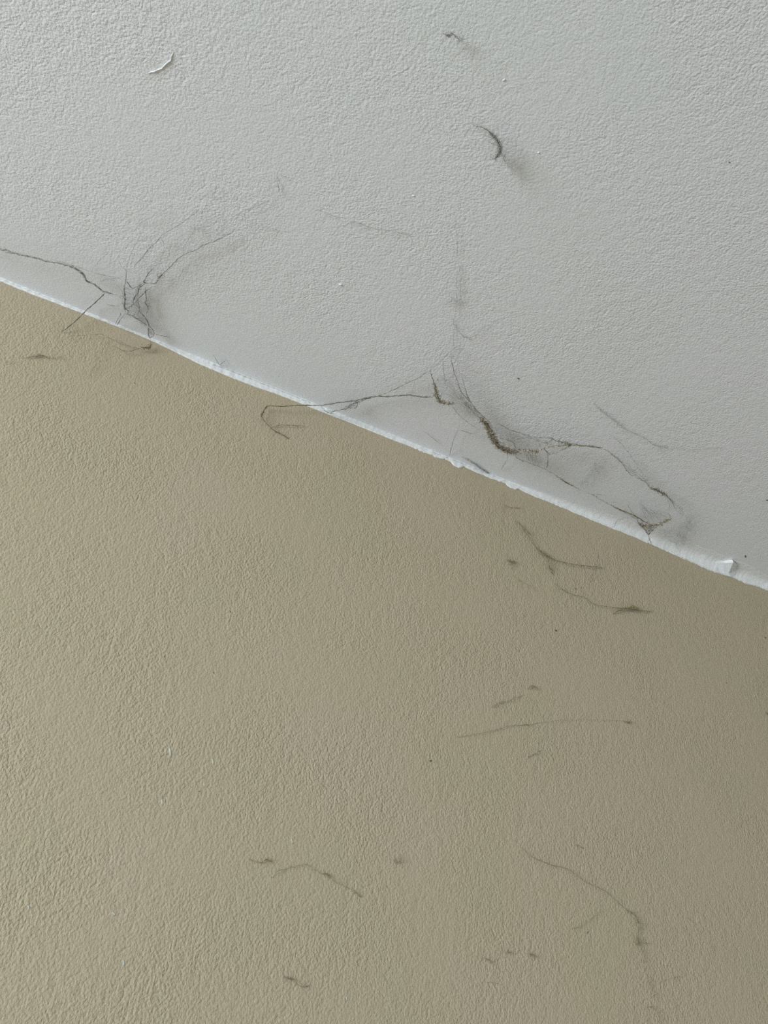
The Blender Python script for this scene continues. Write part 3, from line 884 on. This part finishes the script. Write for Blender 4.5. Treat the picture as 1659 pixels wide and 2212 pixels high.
w = Web('long thread arching down the lower wall then trailing toward the bottom edge', 'cobweb', (1305, 1923), 0.002)
w.strand([(1126, 1830), (1138, 1842), (1154, 1854), (1191, 1869), (1215, 1874), (1239, 1886), (1268, 1907), (1305, 1923), (1326, 1942), (1349, 1961)], r=0.48, attach='se', jit=1.0, mat=M_WDUST, beads=0.25)
w.strand([(1349, 1961), (1365, 1972), (1377, 1984), (1382, 2002), (1376, 2028), (1387, 2055), (1390, 2082), (1396, 2108), (1403, 2128), (1412, 2143)], r=0.43, attach='se', mat=M_WDUST, fuzz=0.35, jit=1.8)
w.clump([(1362, 1970), (1376, 1986), (1381, 2002)], r=2.6, n=36, flen=10, mat=M_WDUST, fr=(0.15, 0.28), core=0.1)
w.clump([(1374, 2024), (1380, 2032), (1378, 2040)], r=3.6, n=36, flen=8, mat=M_WDUST, fr=(0.15, 0.28), core=0.1)
w.strand([(1380, 2034), (1394, 2037), (1409, 2039)], r=0.36, attach='se', mat=M_WDUST)
w.strand([(1402, 2156), (1410, 2151), (1421, 2144)], r=0.50, attach='se', mat=M_WDUST)
w.strand([(1396, 2176), (1406, 2174), (1417, 2182), (1422, 2192), (1428, 2206), (1432, 2225)], r=0.43, attach='se', mat=M_WDUST, fuzz=0.2)
w.strand([(1391, 2053), (1393, 2066), (1388, 2080)], r=0.22, attach='se', mat=M_WDUST)
w.strand([(1425, 2122), (1450, 2113), (1475, 2108)], r=0.16, attach='se', mat=M_WDUST)

w = Web('faint bent thread on the wall beneath the long arching thread', 'cobweb', (1285, 1985), 0.0015)
w.strand([(1300, 1955), (1298, 1966), (1293, 1974), (1276, 1986), (1266, 1994), (1250, 2002), (1230, 2006)], r=0.29, attach='se', mat=M_WDUST, jit=1.5)

w = Web('tiny dark dash of thread on the wall above the long arching thread', 'cobweb', (1252, 1829), 0.0015)
w.strand([(1243, 1824), (1252, 1828), (1261, 1832)], r=0.58, attach='se', mat=M_WDUST, fuzz=0.3)

w = Web('cluster of small brown dust blotches near the bottom of the beige wall', 'dust smudge', (1110, 2063), 0.0015, name='dust_smudge')
w.clump([(1143, 2061), (1151, 2063), (1160, 2066)], r=3.0, n=27, flen=7, mat=M_WDUST, fr=(0.15, 0.28), core=0.15)
w.clump([(1094, 2056), (1104, 2059)], r=3.0, n=21, flen=7, mat=M_WDUST, fr=(0.14, 0.26), core=0.1)
w.clump([(1044, 2069), (1054, 2073), (1062, 2078)], r=3.0, n=21, flen=8, mat=M_WDUST, fr=(0.14, 0.26), core=0.1)
w.strand([(1046, 2121), (1066, 2123), (1085, 2128)], r=0.22, attach='se', mat=M_WDUST)

# ================================================================== specks and flecks on the paint
wall_obj = bpy.data.objects['wall_back']
ceil_obj = bpy.data.objects['ceiling']
for i, (x, y, dx, dy, r) in enumerate([(929, 1644, 4, -1, 2.2), (355, 1417, 1, 3, 1.4), (460, 1452, 2, 3, 1.2), (430, 1709, 1, 1, 1.3), (497, 1320, 1, 3, 1.2),
                                       (290, 827, 1, 1, 1.4), (1270, 2013, -2, 5, 1.8), (1199, 1361, 5, 2, 2.6), (1652, 1377, 4, 1, 1.6), (1243, 1272, 2, -1, 1.4),
                                       (1656, 1540, 3, 4, 2.2), (1569, 1474, 1, 2, 1.4)]):
    lump('dirt_speck', ((x, y), (x + dx * 0.6, y + dy * 0.6)), r * 0.75, 0.0002, M_DIRT, wall_obj, 0.4, i)
for i, (x, y, dx, dy, r) in enumerate([(1119, 817, 3, 2, 2.4), (1575, 350, 2, 2, 1.8), (945, 1060 - 240, 2, 1, 1.0), (1656, 1080, 3, 2, 2.0), (1610, 1200, 1, 6, 1.8)]):
    lump('dirt_speck', ((x, y), (x + dx * 0.6, y + dy * 0.6)), r * 0.75, 0.0002, M_DIRT, ceil_obj, 0.4, 40 + i)
for i, (x, y, dx, dy, r) in enumerate([(367, 1618, 2, 14, 2.6), (459, 1640, 2, 9, 2.2), (441, 1690, 1, 8, 1.8), (350, 1728, 1, 8, 2.2), (61, 1957, 2, 6, 2.2), (267, 2076, 1, 8, 2.4),
                                       (630, 1812, 2, 9, 1.8), (748, 2152, 2, 8, 1.6), (244, 1972, 5, 4, 2.2)]):
    lump('paint_fleck', ((x, y), (x + dx, y + dy)), r, 0.0001, M_FLECK, wall_obj, 0.18, 80 + i)
for i, (x, y, dx, dy, r) in enumerate([(892, 422, 3, 1, 2.0), (733, 614, 4, 1, 2.2), (1087, 174, 4, -3, 1.8), (1162, 330, 3, -1, 1.6)]):
    lump('paint_nib', ((x, y), (x + dx, y + dy)), r, 0.0, M_CEIL, ceil_obj, 0.9, 120 + i)


# raised ragged ridge of ceiling paint
def ridge():
    tb = Tubes()
    p3 = [P(x, y, 0.0003) for x, y in ((318, 158), (328, 155), (340, 151), (351, 148), (358, 139), (366, 131), (372, 120), (375, 110))]
    ln = catmull(p3, 0.0012)
    tb.tube([p + noise.noise_vector(Vector((i * 0.5, 2, 2))) * 0.0008 for i, p in enumerate(ln)],
            [0.00045 * (1 + 0.5 * noise.noise(Vector((i * 0.6, 4, 4)))) * min(1, 0.3 + 0.15 * min(i, len(ln) - 1 - i)) for i in range(len(ln))], 6)
    mesh_obj('paint_ridge', tb.v, tb.f, M_CEIL, ceil_obj)['label'] = 'ragged raised ridge of white paint'


ridge()
